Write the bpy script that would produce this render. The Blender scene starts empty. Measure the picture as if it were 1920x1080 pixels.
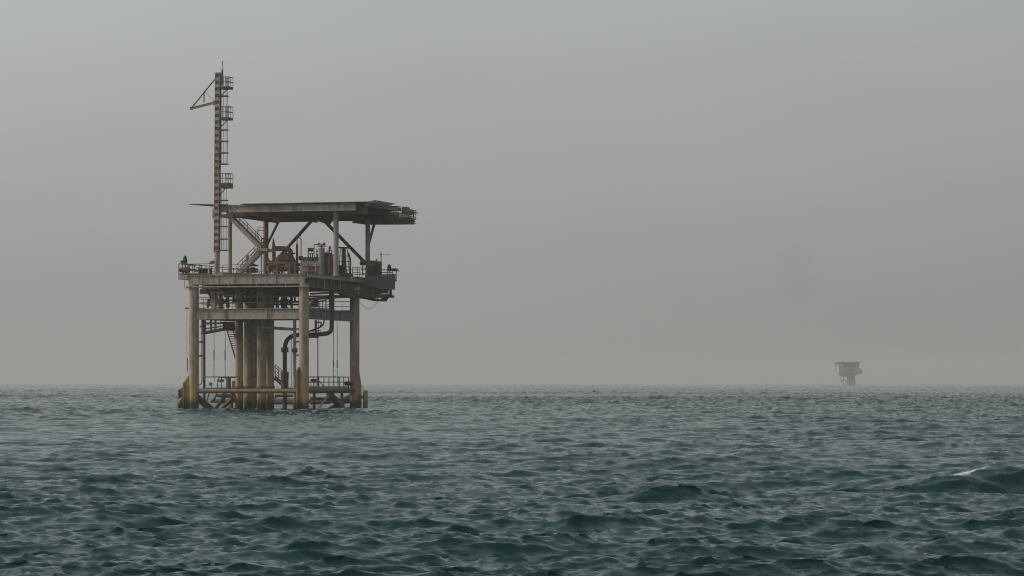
import bpy, math, random
import numpy as np
from mathutils import Vector, Matrix
random.seed(7)
SC = bpy.context.scene
COL = SC.collection
R = math.radians

# ------------------------------------------------------------------ survey of the place
# The photograph was taken from a small boat; FOC, EYE and HOR relate a sight line to real metres.
FOC, HOR = 5640.0, 717.0
DIST = FOC/18.0                      # metres from the boat to the near leg
EYE = 52.5/18.0                      # height of the camera above the water
TH = R(17.0)
CT, ST = math.cos(TH), math.sin(TH)
ORG = Vector(((570-960)/FOC*DIST, DIST, 0.0))   # foot of the near leg

def _ray(px, py):
    r0 = Vector((-ORG.x, -ORG.y, EYE)); d = Vector(((px-960)/FOC, 1.0, (HOR-py)/FOC))
    rot = lambda v: Vector((v.x*CT-v.y*ST, v.x*ST+v.y*CT, v.z))
    return rot(r0), rot(d)
def fy(px, py, y):                   # sight line meets the platform plane y (0 front, 15.4 rear)
    a, d = _ray(px, py); t = (y-a.y)/d.y; return a+d*t
def fx(px, py, x):
    a, d = _ray(px, py); t = (x-a.x)/d.x; return a+d*t
def to_world(v):
    return Vector((ORG.x+v.x*CT+v.y*ST, ORG.y-v.x*ST+v.y*CT, v.z))

# ------------------------------------------------------------------ mesh builder
class MB:
    def __init__(s): s.v = []; s.f = []; s.sm = []; s.parts = []
    def _add(s, vs, fs, smooth=False):
        n = len(s.v); s.v += [tuple(p) for p in vs]; s.parts.append((n, len(s.f)))
        s.f += [tuple(i+n for i in f) for f in fs]; s.sm += [smooth]*len(fs); return s
    def box(s, a, b):
        x0, x1 = sorted((a[0], b[0])); y0, y1 = sorted((a[1], b[1])); z0, z1 = sorted((a[2], b[2]))
        vs = [(x0,y0,z0),(x1,y0,z0),(x1,y1,z0),(x0,y1,z0),(x0,y0,z1),(x1,y0,z1),(x1,y1,z1),(x0,y1,z1)]
        return s._add(vs, [(3,2,1,0),(4,5,6,7),(0,1,5,4),(1,2,6,5),(2,3,7,6),(3,0,4,7)])
    def cbox(s, c, d):
        c = Vector(c); h = Vector(d)/2; return s.box(c-h, c+h)
    def bar(s, p, q, w, h, up=(0,0,1)):
        p, q = Vector(p), Vector(q); d = (q-p).normalized(); up = Vector(up)
        if abs(d.dot(up)) > .95: up = Vector((0,1,0))
        a = d.cross(up).normalized()*w/2; b = a.cross(d).normalized()*h/2
        vs = [p-a-b, p+a-b, p+a+b, p-a+b, q-a-b, q+a-b, q+a+b, q-a+b]
        return s._add(vs, [(0,1,2,3),(7,6,5,4),(1,0,4,5),(2,1,5,6),(3,2,6,7),(0,3,7,4)])
    def tube(s, p, q, r, r2=None, n=10, cap=True):
        return s.path([p, q], r, n, r2, cap)
    def path(s, pts, r, n=10, r2=None, cap=True):
        pts = [Vector(p) for p in pts]; m = len(pts); rings = []
        t = (pts[1]-pts[0]).normalized(); a = t.orthogonal().normalized()
        for i, p in enumerate(pts):
            t = ((pts[min(i+1,m-1)]-p).normalized() + (p-pts[max(i-1,0)]).normalized()).normalized()
            a = (a - t*a.dot(t)).normalized(); b = t.cross(a)
            rr = r if r2 is None else r+(r2-r)*i/(m-1)
            rings += [p+(a*math.cos(2*math.pi*k/n)+b*math.sin(2*math.pi*k/n))*rr for k in range(n)]
        fs = [(i*n+k, i*n+(k+1)%n, (i+1)*n+(k+1)%n, (i+1)*n+k) for i in range(m-1) for k in range(n)]
        s._add(rings, fs, True)
        if cap: s._add(rings[:n], [tuple(range(n))[::-1]]); s._add(rings[-n:], [tuple(range(n))])
        return s
    def bend(s, pts, r, rad, n=10):                  # pipe run with rounded elbows
        pts = [Vector(p) for p in pts]; out = [pts[0]]
        for i in range(1, len(pts)-1):
            a, b, c = pts[i-1], pts[i], pts[i+1]
            u = (a-b).normalized(); w = (c-b).normalized()
            k = min(rad, (a-b).length*.49, (c-b).length*.49)
            p0, p2 = b+u*k, b+w*k
            for j in range(7):
                t = j/6; out.append(p0*(1-t)**2+b*2*t*(1-t)+p2*t*t)
        out.append(pts[-1]); return s.path(out, r, n)
    def prism(s, poly, ext):                          # polygon (3D points) extruded by ext
        n = len(poly); e = Vector(ext); A = [Vector(p) for p in poly]; B = [p+e for p in A]
        return s._add(A+B, [tuple(range(n))[::-1], tuple(range(n, 2*n))] +
                      [(i, (i+1)%n, n+(i+1)%n, n+i) for i in range(n)])
    def ibeam(s, p, q, w, h, tf=.06, stiff=()):        # top flange at p.z; web centred
        p, q = Vector(p), Vector(q); z = Vector((0,0,1))
        s.bar(p-z*tf/2, q-z*tf/2, w, tf); s.bar(p-z*(h-tf/2), q-z*(h-tf/2), w, tf)
        s.bar(p-z*h/2, q-z*h/2, .05, h-2*tf)
        d = (q-p); L = d.length; d.normalize()
        for t in stiff:
            c = p+d*(L*t)-z*h/2; s.bar(c-d*.025, c+d*.025, w*.86, h-2*tf-.01)
        return s
    def ball(s, c, rx, ry, rz, n=12, m=8):
        c = Vector(c); vs = []; fs = []
        for i in range(m+1):
            a = math.pi*i/m
            for k in range(n):
                b = 2*math.pi*k/n; vs.append(c+Vector((rx*math.sin(a)*math.cos(b), ry*math.sin(a)*math.sin(b), rz*math.cos(a))))
        for i in range(m):
            for k in range(n): fs.append((i*n+k, (i+1)*n+k, (i+1)*n+(k+1)%n, i*n+(k+1)%n))
        return s._add(vs, fs, True)
    def build(s, name, mat, parent=None, label=None):
        off = Vector(parent.get('_o', (0,0,0))) if parent is not None else Vector((0,0,0))
        me = bpy.data.meshes.new(name)
        me.from_pydata([tuple(Vector(v)-off) for v in s.v], [], s.f); me.materials.append(mat)
        me.polygons.foreach_set('use_smooth', s.sm); me.update()
        o = bpy.data.objects.new(name, me); COL.objects.link(o)
        if parent is not None:
            o.parent = parent; o['_o'] = tuple(off)
        if label: o['label'] = label
        return o

def each(m, name, mat, parent):                       # every primitive of m as a part of its own
    P = m.parts+[(len(m.v), len(m.f))]; out = []; k = 0
    while k < len(P)-1:
        j = k+1
        while j < len(P)-1 and j-k < 3 and m.sm[P[k][1]] and P[j+1][1]-P[j][1] == 1: j += 1   # a tube and its two caps
        b = MB(); n0, f0 = P[k]; n1, f1 = P[j]
        b.v = m.v[n0:n1]; b.f = [tuple(i-n0 for i in f) for f in m.f[f0:f1]]; b.sm = m.sm[f0:f1]
        out.append(b.build(name, mat, parent)); k = j
    return out

def tag(o, label=None, cat=None, group=None, kind=None):
    for k, v in (('label', label), ('category', cat), ('group', group), ('kind', kind)):
        if v: o[k] = v
    return o
def thing(name, loc, label, cat, group=None):         # an Empty at the thing's base, in the platform's frame
    o = bpy.data.objects.new(name, None); COL.objects.link(o)
    loc = Vector(loc); o.location = to_world(loc); o.rotation_euler = (0,0,-TH); o['_o'] = tuple(loc)
    o.empty_display_size = .5
    return tag(o, label, cat, group)

# ------------------------------------------------------------------ materials
def nodes(name):
    m = bpy.data.materials.new(name); m.use_nodes = True; nt = m.node_tree
    return m, nt, nt.nodes, nt.links, nt.nodes['Principled BSDF']
def steel(name, base, rust=(.13,.06,.032), amt=.35, rough=.6, dirt=.5, splash=None, sc=1.0, metal=0.0):
    m, nt, N, Lk, bs = nodes(name)
    tc = N.new('ShaderNodeTexCoord'); mp = N.new('ShaderNodeMapping'); mp.inputs['Scale'].default_value = (1.3*sc,1.3*sc,.28*sc)
    Lk.new(tc.outputs['Object'], mp.inputs['Vector'])
    n1 = N.new('ShaderNodeTexNoise'); n1.inputs['Scale'].default_value = 1.6; n1.inputs['Detail'].default_value = 8; n1.inputs['Roughness'].default_value = .65
    Lk.new(mp.outputs[0], n1.inputs['Vector'])
    r1 = N.new('ShaderNodeValToRGB'); r1.color_ramp.elements[0].position = .62-amt*.5; r1.color_ramp.elements[1].position = .80-amt*.4
    Lk.new(n1.outputs['Fac'], r1.inputs['Fac'])
    n2 = N.new('ShaderNodeTexNoise'); n2.inputs['Scale'].default_value = 5*sc; n2.inputs['Detail'].default_value = 6
    Lk.new(tc.outputs['Object'], n2.inputs['Vector'])
    mx0 = N.new('ShaderNodeMixRGB'); mx0.inputs[1].default_value = (*[c*(1-dirt*.45) for c in base],1); mx0.inputs[2].default_value = (*[min(1,c*(1+dirt*.35)) for c in base],1)
    Lk.new(n2.outputs['Fac'], mx0.inputs[0])
    mx = N.new('ShaderNodeMixRGB'); mx.inputs[2].default_value = (*rust,1)
    Lk.new(mx0.outputs[0], mx.inputs[1]); Lk.new(r1.outputs[0], mx.inputs[0]); out = mx.outputs[0]
    if splash:                                        # ochre splash-zone coating, weed at the waterline
        sp = N.new('ShaderNodeSeparateXYZ'); Lk.new(tc.outputs['Object'], sp.inputs[0])
        ad = N.new('ShaderNodeMath'); ad.operation = 'MULTIPLY_ADD'; ad.inputs[1].default_value = 2.2
        Lk.new(n1.outputs['Fac'], ad.inputs[0]); Lk.new(sp.outputs['Z'], ad.inputs[2])
        r2 = N.new('ShaderNodeValToRGB'); cr = r2.color_ramp
        mr = N.new('ShaderNodeMapRange'); mr.inputs['From Min'].default_value = 0; mr.inputs['From Max'].default_value = 8
        Lk.new(ad.outputs[0], mr.inputs['Value']); Lk.new(mr.outputs[0], r2.inputs['Fac'])
        cr.elements[0].position = .34; cr.elements[0].color = (1,1,1,1); cr.elements[1].position = .66; cr.elements[1].color = (0,0,0,1)
        m3 = N.new('ShaderNodeMixRGB'); m3.inputs[2].default_value = (*splash,1)
        mr3 = N.new('ShaderNodeMixRGB'); mr3.blend_type = 'MULTIPLY'; mr3.inputs[0].default_value = .55
        Lk.new(r2.outputs[0], m3.inputs[0]); Lk.new(out, m3.inputs[1])
        m4 = N.new('ShaderNodeMixRGB'); m4.inputs[2].default_value = (.018,.017,.010,1); Lk.new(m3.outputs[0], m4.inputs[1])
        r4 = N.new('ShaderNodeValToRGB'); r4.color_ramp.elements[0].position = .20; r4.color_ramp.elements[0].color = (1,1,1,1)
        r4.color_ramp.elements[1].position = .33; r4.color_ramp.elements[1].color = (0,0,0,1)
        Lk.new(mr.outputs[0], r4.inputs['Fac']); Lk.new(r4.outputs[0], m4.inputs[0]); out = m4.outputs[0]
    Lk.new(out, bs.inputs['Base Color'])
    bs.inputs['Roughness'].default_value = rough; bs.inputs['Metallic'].default_value = metal
    bs.inputs['Specular IOR Level'].default_value = .35
    bp = N.new('ShaderNodeBump'); bp.inputs['Strength'].default_value = .35; bp.inputs['Distance'].default_value = .03
    Lk.new(n2.outputs['Fac'], bp.inputs['Height']); Lk.new(bp.outputs[0], bs.inputs['Normal'])
    return m
M = dict(
 beam  = steel('weathered_beige_steel', (.355,.30,.255), rust=(.19,.125,.09), amt=.30),
 leg   = steel('leg_steel', (.39,.305,.225), rust=(.22,.145,.095), amt=.38, splash=(.42,.255,.095)),
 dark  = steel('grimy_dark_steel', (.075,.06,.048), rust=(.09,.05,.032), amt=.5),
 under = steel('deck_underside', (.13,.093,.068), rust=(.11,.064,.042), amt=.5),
 rail  = steel('rail_steel', (.10,.088,.072), amt=.4),
 rust  = steel('rusty_steel', (.25,.175,.115), rust=(.15,.085,.05), amt=.6),
 yellow= steel('ochre_paint', (.23,.165,.085), rust=(.12,.075,.042), amt=.45),
 ochre = steel('boat_fender_paint', (.33,.22,.09), rust=(.14,.08,.035), amt=.4, splash=(.33,.21,.07)),
 gray  = steel('grey_painted_steel', (.15,.15,.135), amt=.2),
 pale  = steel('pale_grey_steel', (.23,.235,.215), rust=(.12,.09,.06), amt=.25),
 blue  = steel('blue_grey_paint', (.10,.115,.13), rust=(.1,.07,.05), amt=.2),
 green = steel('dark_green_lantern', (.015,.07,.055), rust=(.02,.05,.04), amt=.2, rough=.35),
 teal  = steel('green_grey_tank_top', (.075,.11,.095), amt=.25),
 panel = steel('solar_cell_glass', (.012,.02,.02), rust=(.02,.03,.03), amt=.1, rough=.2),
 cream = steel('pale_arm_paint', (.42,.37,.26), rust=(.2,.13,.07), amt=.25),
 rope  = steel('wet_rope', (.035,.03,.022), rust=(.03,.02,.015), amt=.2, rough=.9),
 drum  = steel('red_brown_drum', (.13,.07,.05), rust=(.08,.04,.03), amt=.4),
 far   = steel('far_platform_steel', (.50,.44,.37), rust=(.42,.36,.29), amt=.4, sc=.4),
)

# ------------------------------------------------------------------ the main platform
ZD = 14.26        # main deck level
ZC = 10.64        # cellar deck level
XL, YR = -12.1, 15.4
plat = thing('offshore_platform', (0,0,0), 'large rusty beige four-legged gas platform with covered deck, standing in the near sea at left', 'oil platform')

# legs -----------------------------------------------------------
def leg(x, y, top, r=.51, flare=None):
    m = MB()
    if flare:
        m.path([(x+flare[0],y,-3),(x+flare[0],y,2.4),(x+flare[0]*.6,y,3.6),(x+flare[0]*.15,y,5),(x,y,6.2),(x,y,top)], r, 24)
    else: m.path([(x,y,-3),(x,y,top)], r, 24)
    o = m.build('leg', M['leg'], plat)
    w = MB()
    for z in (2.3, 9.3, 10.9, 13.0):
        if z < top: w.tube((x,y,z-.04),(x,y,z+.04), r+.018, n=24)
    each(w,'weld_collar', M['leg'], o)
    return o
pl = fy(363.5, 700, 0)
XL = pl.x
leg(0, 0, ZD-1.0, .51)
leg(XL, 0, ZD-1.0, .52, flare=(.0,0))
leg(0, YR, ZD-.9, .53)
leg(XL+.4, YR, ZD-.9, .52)

# main deck ------------------------------------------------------
XE0, XE1, YE0, YE1 = XL-.48, .62, -.42, 19.8
m = MB(); m.box((XE0-.02,YE0-.02,ZD-.07),(XE1+.02,YE1,ZD)); deck = m.build('main_deck', M['under'], plat)
m = MB(); m.ibeam((XE0,YE0+.12,ZD-.075),(XE1-.35,YE0+.12,ZD-.075), .26, .98, stiff=(.12,.26,.40,.55,.75,.985)); m.build('girder', M['beam'], plat)
m = MB()
m.prism([(XE1,YE0-.02,ZD-.075),(XE1,YE1,ZD-.075),(XE1,YE1,ZD-.42),(XE1,YE0-.02,ZD-.36)], (-.10,0,0))
m.box((XE1-.32,YE0,ZD-.42),(XE1+.10,YE1,ZD-.37)); m.build('deck_edge_fascia', M['beam'], plat)
m = MB(); m.ibeam((.12,.6,ZD-.43),(.12,YE1-.2,ZD-.43), .3, .95, stiff=(.12,.22,.34,.5,.66)); m.build('girder', M['under'], plat)
m = MB(); m.ibeam((XL,.5,ZD-.08),(XL,YE1-.2,ZD-.08), .3, .95, stiff=(.25,.5,.75)); m.build('girder', M['under'], plat)
for y in (3.2, 6.6, 10.0, 13.2, 15.4, 19.5):
    m = MB(); m.ibeam((XL+.2,y,ZD-.08),(-.05,y,ZD-.08), .25, 1.2 if y > 4 else 1.0, stiff=(.2,.4,.6,.8)); m.build('girder', M['under'], plat)
m = MB()
for i in range(12):
    x = XL+1.0+i*.92; m.bar((x,.2,ZD-.24),(x,YE1,ZD-.24), .12, .3)
m.build('deck_joists', M['under'], plat)
# the pale handrail tube slung below the front girder
m = MB(); a = fy(349,538.6,-.55); b = fy(577,537.0,-.55); m.tube(a,b,.085,n=10)
for px in (428,481,535):
    c = fy(px,537.5,-.55); m.bar(c, c+Vector((0,.15,.42)), .05,.05)
m.build('hanging_pipe', M['pale'], plat)
m = MB(); m.cbox(fy(354,537.5,-.5),(.5,.4,.18)); m.build('pipe_clamp', M['cream'], plat)

# cellar deck ----------------------------------------------------
m = MB(); m.ibeam((XL-.38,-.18,ZC),(-.30,-.18,ZC), .34, 1.10, stiff=(.018,.165,.325,.70,.985)); m.build('girder', M['beam'], plat)
m = MB(); m.ibeam((.0,.5,ZC),(.0,YR-.45,ZC), .34, 1.10, stiff=(.15,.3,.42,.7)); m.build('girder', M['gray'], plat)
m = MB(); m.ibeam((XL,.5,ZC-.02),(XL,YR-.45,ZC-.02), .34, 1.06, stiff=(.25,.5,.75)); m.build('girder', M['under'], plat)
m = MB(); m.ibeam((XL+.9,YR,ZC-.02),(-6.0,YR,ZC-.02), .3, .9, stiff=(.3,.7)); m.build('girder', M['under'], plat)
for y, xa in ((3.4,-.3),(8.2,-5.0),(11.8,-.4)):
    m = MB(); m.ibeam((XL+.2,y,ZC-.10),(xa,y,ZC-.10), .22, .55, stiff=()); m.build('girder', M['under'], plat)
m = MB(); m.box((XL+1.3,.2,ZC-.10),(-3.2,7.0,ZC-.05)); m.box((XL+.3,7.0,ZC-.10),(XL+4.0,14.8,ZC-.05)); m.box((-5.8,7.2,ZC-.10),(-3.4,14.8,ZC-.05))
m.build('grating_floor', M['under'], plat)

# rails ----------------------------------------------------------
def railing(pts, h=1.1, sp=1.3, r=.028, mat='rail', parent=None, mid=(.52,), toe=True, name='railing'):
    m = MB(); pts = [Vector(p) for p in pts]; up = Vector((0,0,1))
    for a, b in zip(pts, pts[1:]):
        L = (b-a).length; n = max(1, round(L/sp))
        for i in range(n+1):
            p = a.lerp(b, i/n); m.tube(p, p+up*h, r, n=6)
        m.tube(a+up*h, b+up*h, r*1.1, n=6)
        for k in mid: m.tube(a+up*h*k, b+up*h*k, r, n=6)
        if toe: m.bar(a+up*.08, b+up*.08, .012, .13)
    return m.build(name, M[mat], parent or plat)
z = ZD
railing([(XE0+.05,YE0+.05,z),(fy(396,513,0).x,YE0+.05,z)], h=1.12, sp=1.4, r=.035)
railing([(fy(416,513,0).x,YE0+.6,z),(fy(470,513,0).x,YE0+.6,z)], h=1.0, sp=1.6)
railing([(XE0+.05,YE0+.05,z),(XE0+.05,YE1-.1,z)], h=1.1, sp=1.6, r=.035)
railing([(XE0+.05,YE1-.1,z),(XE1-.1,YE1-.1,z)], h=1.1, sp=1.5, r=.035)
railing([(XE1-.05,13.2,z),(XE1-.05,YE1-.1,z)], h=1.15, sp=1.6, r=.04)
railing([(XL+.5,-.12,ZC),(-.6,-.12,ZC)], h=1.22, sp=2.4, r=.028, mat='rail', toe=False)
railing([(.1,.8,ZC),(.1,7.2,ZC)], h=1.1, sp=1.0, r=.028)
railing([(-6,YR-.1,ZC),(-.5,YR-.1,ZC)], h=1.1, sp=.9, r=.03)
railing([(-5.4,14.6,ZC),(-3.4,14.6,ZC),(-3.4,7.4,ZC)], h=1.1, sp=1.0, r=.03)
railing([(XL+.1,1,ZC),(XL+.1,14.6,ZC)], h=1.1, sp=1.4)

# left bracket walkway -------------------------------------------
wl = fy(335,523,-.3); wt = fy(356,513,-.3)
m = MB(); m.box((wl.x,-.4,ZD-.50),(XE0-.02,3.4,ZD-.03)); m.build('side_walkway', M['beam'], plat)
railing([(XE0-.05,-.36,ZD),(wl.x+.05,-.36,ZD),(wl.x+.05,3.35,ZD),(XE0-.05,3.35,ZD)], h=1.15, sp=.9, r=.045, mid=(.5,))
m = MB(); a = fy(346.5,523,-.3); b = fy(346.5,542,-.3); c = fy(355,542,-.3)
m.bend([a,b,c], .035, .1, 6); m.build('hanging_hook', M['rail'], plat)
# conduit beside the left leg
m = MB(); a = fy(350.5,578,-.2); m.cbox(a,(.34,.2,.16)); m.bend([a,fy(350.5,600,-.2),fy(350.8,690,-.2),fy(353,700,-.2)], .02,.3,6)
m.tube(fy(351.5,672,-.2),fy(351.5,696,-.2),.05,n=6); m.build('conduit', M['rail'], plat)

# helideck -------------------------------------------------------
HY0, HY1, HYC = 7.4, 23.2, 16.2
def hxr(y): return HX1-max(0, y-HYC)*.52
ph = fy(688,377.6,HY0); HZ = ph.z; HX1 = ph.x
HX0 = fy(425,384,HY0).x
hel = MB()
hel.prism([(HX0+1.9,HY0-.25,HZ),(HX1,HY0-.25,HZ),(HX1,HYC,HZ),(hxr(HY1),HY1,HZ),(HX0,HY1,HZ),(HX0,HY0+3,HZ)], (0,0,-.07))
heli = hel.build('helideck', M['pale'], plat)
m = MB(); zt = HZ-.18
m.ibeam((HX0-.1,HY0+.1,zt),(fy(667,380,HY0).x,HY0+.1,zt), .3,.74, stiff=(.25,.52,.8)); m.build('edge_beam', M['beam'], heli)
m = MB()
for i in range(11):
    x = HX0+.8+i*(HX1-HX0-1.2)/10; m.bar((x,HY0+.3,HZ-.22),(x,min(HY1-.1, HYC+max(0,(HX1-.3-x))/.52),HZ-.22), .14,.30)
m.build('deck_joists', M['under'], heli)
for y, d in ((8.4,.9),(12.0,.7),(15.5,.8),(18.7,1.05),(21.2,.75),(23.0,.75)):
    m = MB(); m.ibeam((HX0+(0.1 if y < 20 else 1.6),y,HZ-.36),(hxr(y)-.3,y,HZ-.36), .26, d, stiff=(.2,.4,.6,.8)); m.build('cross_beam', M['under'], heli)
for xx in (fy(431,400,8.4).x, -7.2, fy(630,400,8.4).x):
    m = MB(); m.ibeam((xx,8.6,HZ-.45),(xx,HY1-.3,HZ-.45), .26,.85, stiff=(.3,.6)); m.build('cross_beam', M['under'], heli)
m = MB(); m.bar((HX1-.12,HY0,HZ-.30),(HX1-.12,HYC,HZ-.30),.12,.34); m.bar((HX1-.12,HYC,HZ-.30),(hxr(HY1)-.12,HY1,HZ-.30),.12,.34); m.build('edge_beam', M['gray'], heli)
# tilted perimeter panels of the right edge and nets
m = MB()
n = 6
for i in range(n):
    y0 = HY0+.1+i*(6.8/n); y1 = y0+6.8/n-.15
    m.prism([(HX1+.02,y0,HZ-.02),(HX1+.02,y1,HZ-.02),(HX1+.85,y1,HZ+.14),(HX1+.85,y0,HZ+.14)], (0,0,-.045))
    m.bar((HX1,y0,HZ-.3),(HX1+.8,y0,HZ+.08),.06,.08)
m.build('safety_net', M['pale'], heli)
m = MB(); zz = HZ-.05
tip = fy(357,383.3,9.0); rt = HX0-.05
for y in (8.6, 9.6, 10.6):
    m.prism([(tip.x+(y-8.6)*.5,y,tip.z+.04),(rt,y,HZ-.05),(rt,y,HZ-.38),(tip.x+(y-8.6)*.5,y,tip.z-.03)], (0,.06,0))
m.prism([(tip.x,8.5,tip.z+.05),(rt,8.5,HZ-.01),(rt,10.8,HZ-.01),(tip.x+1.1,10.8,tip.z+.05)], (0,0,-.03))
m.build('safety_net', M['under'], heli)
m = MB(); a = fy(399.5,391,8.6); m.bar(a, fy(399.5,410,8.6), .09,.09); m.build('net_strut', M['rail'], heli)

# helideck columns & braces
def colm(px, y, ptop, z0, w=.5, mat='beam'):
    c = fy(px, ptop, y); m = MB(); m.path([(c.x,y,z0),(c.x,y,c.z)], w/2, 16)
    b = m.build('column', M[mat], plat)
    m2 = MB(); m2.tube((c.x,y,z0),(c.x,y,z0+.07), w*.8, n=12); m2.build('base_plate', M[mat], b)
    return c
c431 = colm(431,8.4,399,ZD,.46); c630 = colm(630,8.4,392.5,ZD,.57)
c498 = colm(498.5,18.7,410,ZD,.58,'rust'); c689 = colm(689.5,18.7,408,ZD,.52,'beam')
def brace(p, q, r=.16, mat='dark'):
    m = MB(); m.tube(p, q, r, n=12); return m.build('brace', M[mat], plat)
brace(fy(586,412,18.6), fy(507,500,18.6), .19); brace(fy(606,412,18.6), fy(686,494,18.6), .19)
z1 = HZ-.9
brace((c498.x,18.8,fy(503,462,18.7).z), (c498.x,22.8,z1), .15); brace((c689.x,18.8,fy(696,462,18.7).z), (c689.x,21.2,z1-.3), .15)
m = MB(); a = fy(600,414,18.6); m.prism([fy(575,411,18.55),fy(628,409,18.55),fy(618,421,18.55),fy(606,418,18.55),fy(596,415,18.55)], (0,.1,0))
m.build('gusset_plate', M['under'], plat)
m = MB(); m.tube(fy(676,493,18.3),fy(684,493,18.3),.27,n=12); m.tube(fy(680,497,18.3),fy(680,514,18.3),.06,n=8); m.build('brace_node', M['rust'], plat)

# walkway hung under the rear right edge of the helideck
ya, yb = 22.6, 24.4
a = fy(662,418,ya); b = fy(770,420.5,ya)
w_ = thing  # alias kept short
m = MB(); m.prism([fy(659,415.5,ya),fy(680,411,ya),fy(775,411.5,ya),fy(776,414,ya),fy(776,421,ya),fy(688,421.5,ya),fy(661,418,ya)], (0,.09,0))
m.box((a.x+1.2,ya+.1,a.z-.1),(b.x,yb,a.z-.02)); m.prism([fy(672,411.5,yb),fy(778,413,yb),fy(778,417,yb),fy(672,416,yb)], (0,.06,0))
wk = m.build('helideck_walkway', M['under'], plat)
zr = fy(700,412,ya).z
railing([(a.x+1.5,ya,zr),(b.x,ya,zr),(b.x,yb,zr),(a.x+1.5,yb,zr)], h=1.05, sp=.95, r=.04, mid=(.3,.62), parent=wk)
m = MB()
for px in (664,673,684): m.bar(fy(px,409,ya), fy(px,416,ya), .07,.07)
each(m,'hanger', M['dark'], wk)
m = MB(); m.box(fy(731,386,20.5), fy(752,388,22)); m.box(fy(733,388.2,20.6), fy(752,396,22)); m.build('foam_cabinet', M['rust'], wk)
m = MB(); m.prism([fy(753,387.5,21),fy(762,387.5,21),fy(766,395,21),fy(769,403,21),fy(753,402,21)], (0,1.0,0)); m.build('hose_reel_box', M['dark'], wk)
m = MB(); m.bar(fy(765,393.5,22),fy(783,399.5,22),.5,.09); m.bar(fy(762,397,22.5),fy(776,399,22.5),.8,.12); m.tube(fy(776,397,22),fy(776,413,22),.035,n=6)
m.build('landing_frame', M['dark'], wk)
m = MB()
for k in range(5): m.bar(fy(706+k*9,396+k*.8,22.4), fy(706+k*9,411,22.4), .05,.05)
for yy in (399,403.5,407): m.bar(fy(672,yy-1,22.4), fy(768,yy+1,22.4), .05,.09)
m.bar(fy(672,398,23.2), fy(748,404,23.2), .05,.75)
m.build('lattice_side', M['dark'], wk)

# stairs ---------------------------------------------------------
def stair(p, q, y0, w=.85, sd=.3, mat='beam', rails=True, rh=.95, parent=None):
    p, q = Vector(p), Vector(q); p.y = q.y = y0
    m = MB(); m.bar(p, q, .07, sd); p2 = p+Vector((0,w,0)); q2 = q+Vector((0,w,0)); m.bar(p2, q2, .07, sd)
    st = m.build('staircase', M[mat], parent or plat)
    t = MB(); n = max(3, int(abs(p.z-q.z)/.22))
    for i in range(n):
        c = p.lerp(q, (i+.5)/n); t.box((c.x-.14,y0+.04,c.z-.02),(c.x+.14,y0+w-.04,c.z+.02))
    t.build('treads', M['under'], st)
    if rails:
        r = MB(); up = Vector((0,0,1))
        for o in (Vector((0,0,0)), Vector((0,w,0))):
            a, b = p+o, q+o; r.tube(a+up*rh, b+up*rh, .04, n=6); r.tube(a+up*rh*.5, b+up*rh*.5, .03, n=6)
            for i in range(5): c = a.lerp(b, i/4); r.tube(c, c+up*rh, .035, n=6)
        r.build('handrail', M['rail'], st)
    return st
stair(fy(428,405,5.4), fy(487,464,5.4), 5.4, w=1.0, sd=.42)
stair(fy(487,470,6.6), fy(444,513,6.6), 6.6, w=1.0, sd=.42)
a = fy(477,466,5.4); b = fy(501,466,5.4)
m = MB(); m.box((a.x,5.35,a.z-.30),(b.x,7.8,a.z)); m.tube((fy(490,470,6).x,6,ZD),(fy(490,470,6).x,6,a.z-.3),.09,n=8)
land = m.build('stair_landing', M['beam'], plat)
railing([(fy(480,466,5.4).x,6.9,a.z),(fy(491,466,5.4).x,6.9,a.z),(fy(491,466,5.4).x,5.4,a.z)], h=1.1, sp=.6, r=.04, mid=(.3,.6), parent=land, toe=False)
m = MB(); m.bend([fy(482,464,5.4)+Vector((0,0,.2)), fy(482,432,5.4), fy(500,432,5.4)], .04,.1,6); m.bend([fy(484,452,5.4), fy(484,426,5.4), fy(498,426,5.4)], .035,.1,6)
m.build('landing_gate', M['rail'], land)
m = MB(); a = fy(411,402,5.2); b = fy(430,402,5.2)
m.box((a.x,5.2,a.z-.3),(b.x+.4,HY0-.1,a.z)); m.box(fy(411,388,5.2),fy(429,398,5.25)); m.tube(fy(414,402,5.2),fy(414,388,5.2),.06); m.tube(fy(426,402,5.2),fy(426,388,5.2),.06)
m.build('upper_landing', M['under'], plat)

# low bracing between the legs, at the waterline ------------------
zl = fy(460,733.3,-.1).z
m = MB(); m.tube((XL+.4,-.15,zl),(-.55,-.15,zl),.24,n=16); m.build('horizontal_tube', M['yellow'], plat)
m = MB(); m.tube((0,.4,zl+.05),(0,YR-.4,zl+.05),.30,n=16); m.build('horizontal_tube', M['drum'], plat)
m = MB(); m.tube((XL+.2,YR,zl),(-.4,YR,zl),.24,n=16); m.build('horizontal_tube', M['dark'], plat)
m = MB(); m.tube((XL,.4,zl),(XL+.3,YR-.4,zl),.24,n=16); m.build('horizontal_tube', M['dark'], plat)
m = MB(); m.tube((XL+.3,YR,.85),(-.3,YR,.85),.22,n=12); m.build('horizontal_tube', M['dark'], plat)
def br(p, q, r, mat='dark'): brace(p, q, r, mat)
br(fy(368,744,.1), fy(425,792,3.5), .36); br(fy(424,740,6), fy(398,775,3), .2); br(fy(438,738,4), fy(450,775,4), .15)
br(fy(392,738,3), fy(386,757,3), .07,'yellow'); br(fy(407,738,2), fy(400,752,2), .10,'yellow'); br(fy(440,745,8), fy(405,775,8), .2)
br((0,1.2,-1.2), fx(618,738,-.1), .12,'beam'); br(fx(618,738,-.2), fx(650,775,-.2), .36); br(fx(606,778,-1), fx(660,742,-1), .36); br(fy(408,742,7), fy(446,742,7), .18); br(fy(516,742,7), fy(550,742,7), .14); br(fx(584,747,-1), fx(655,751,-1), .16)
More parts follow.
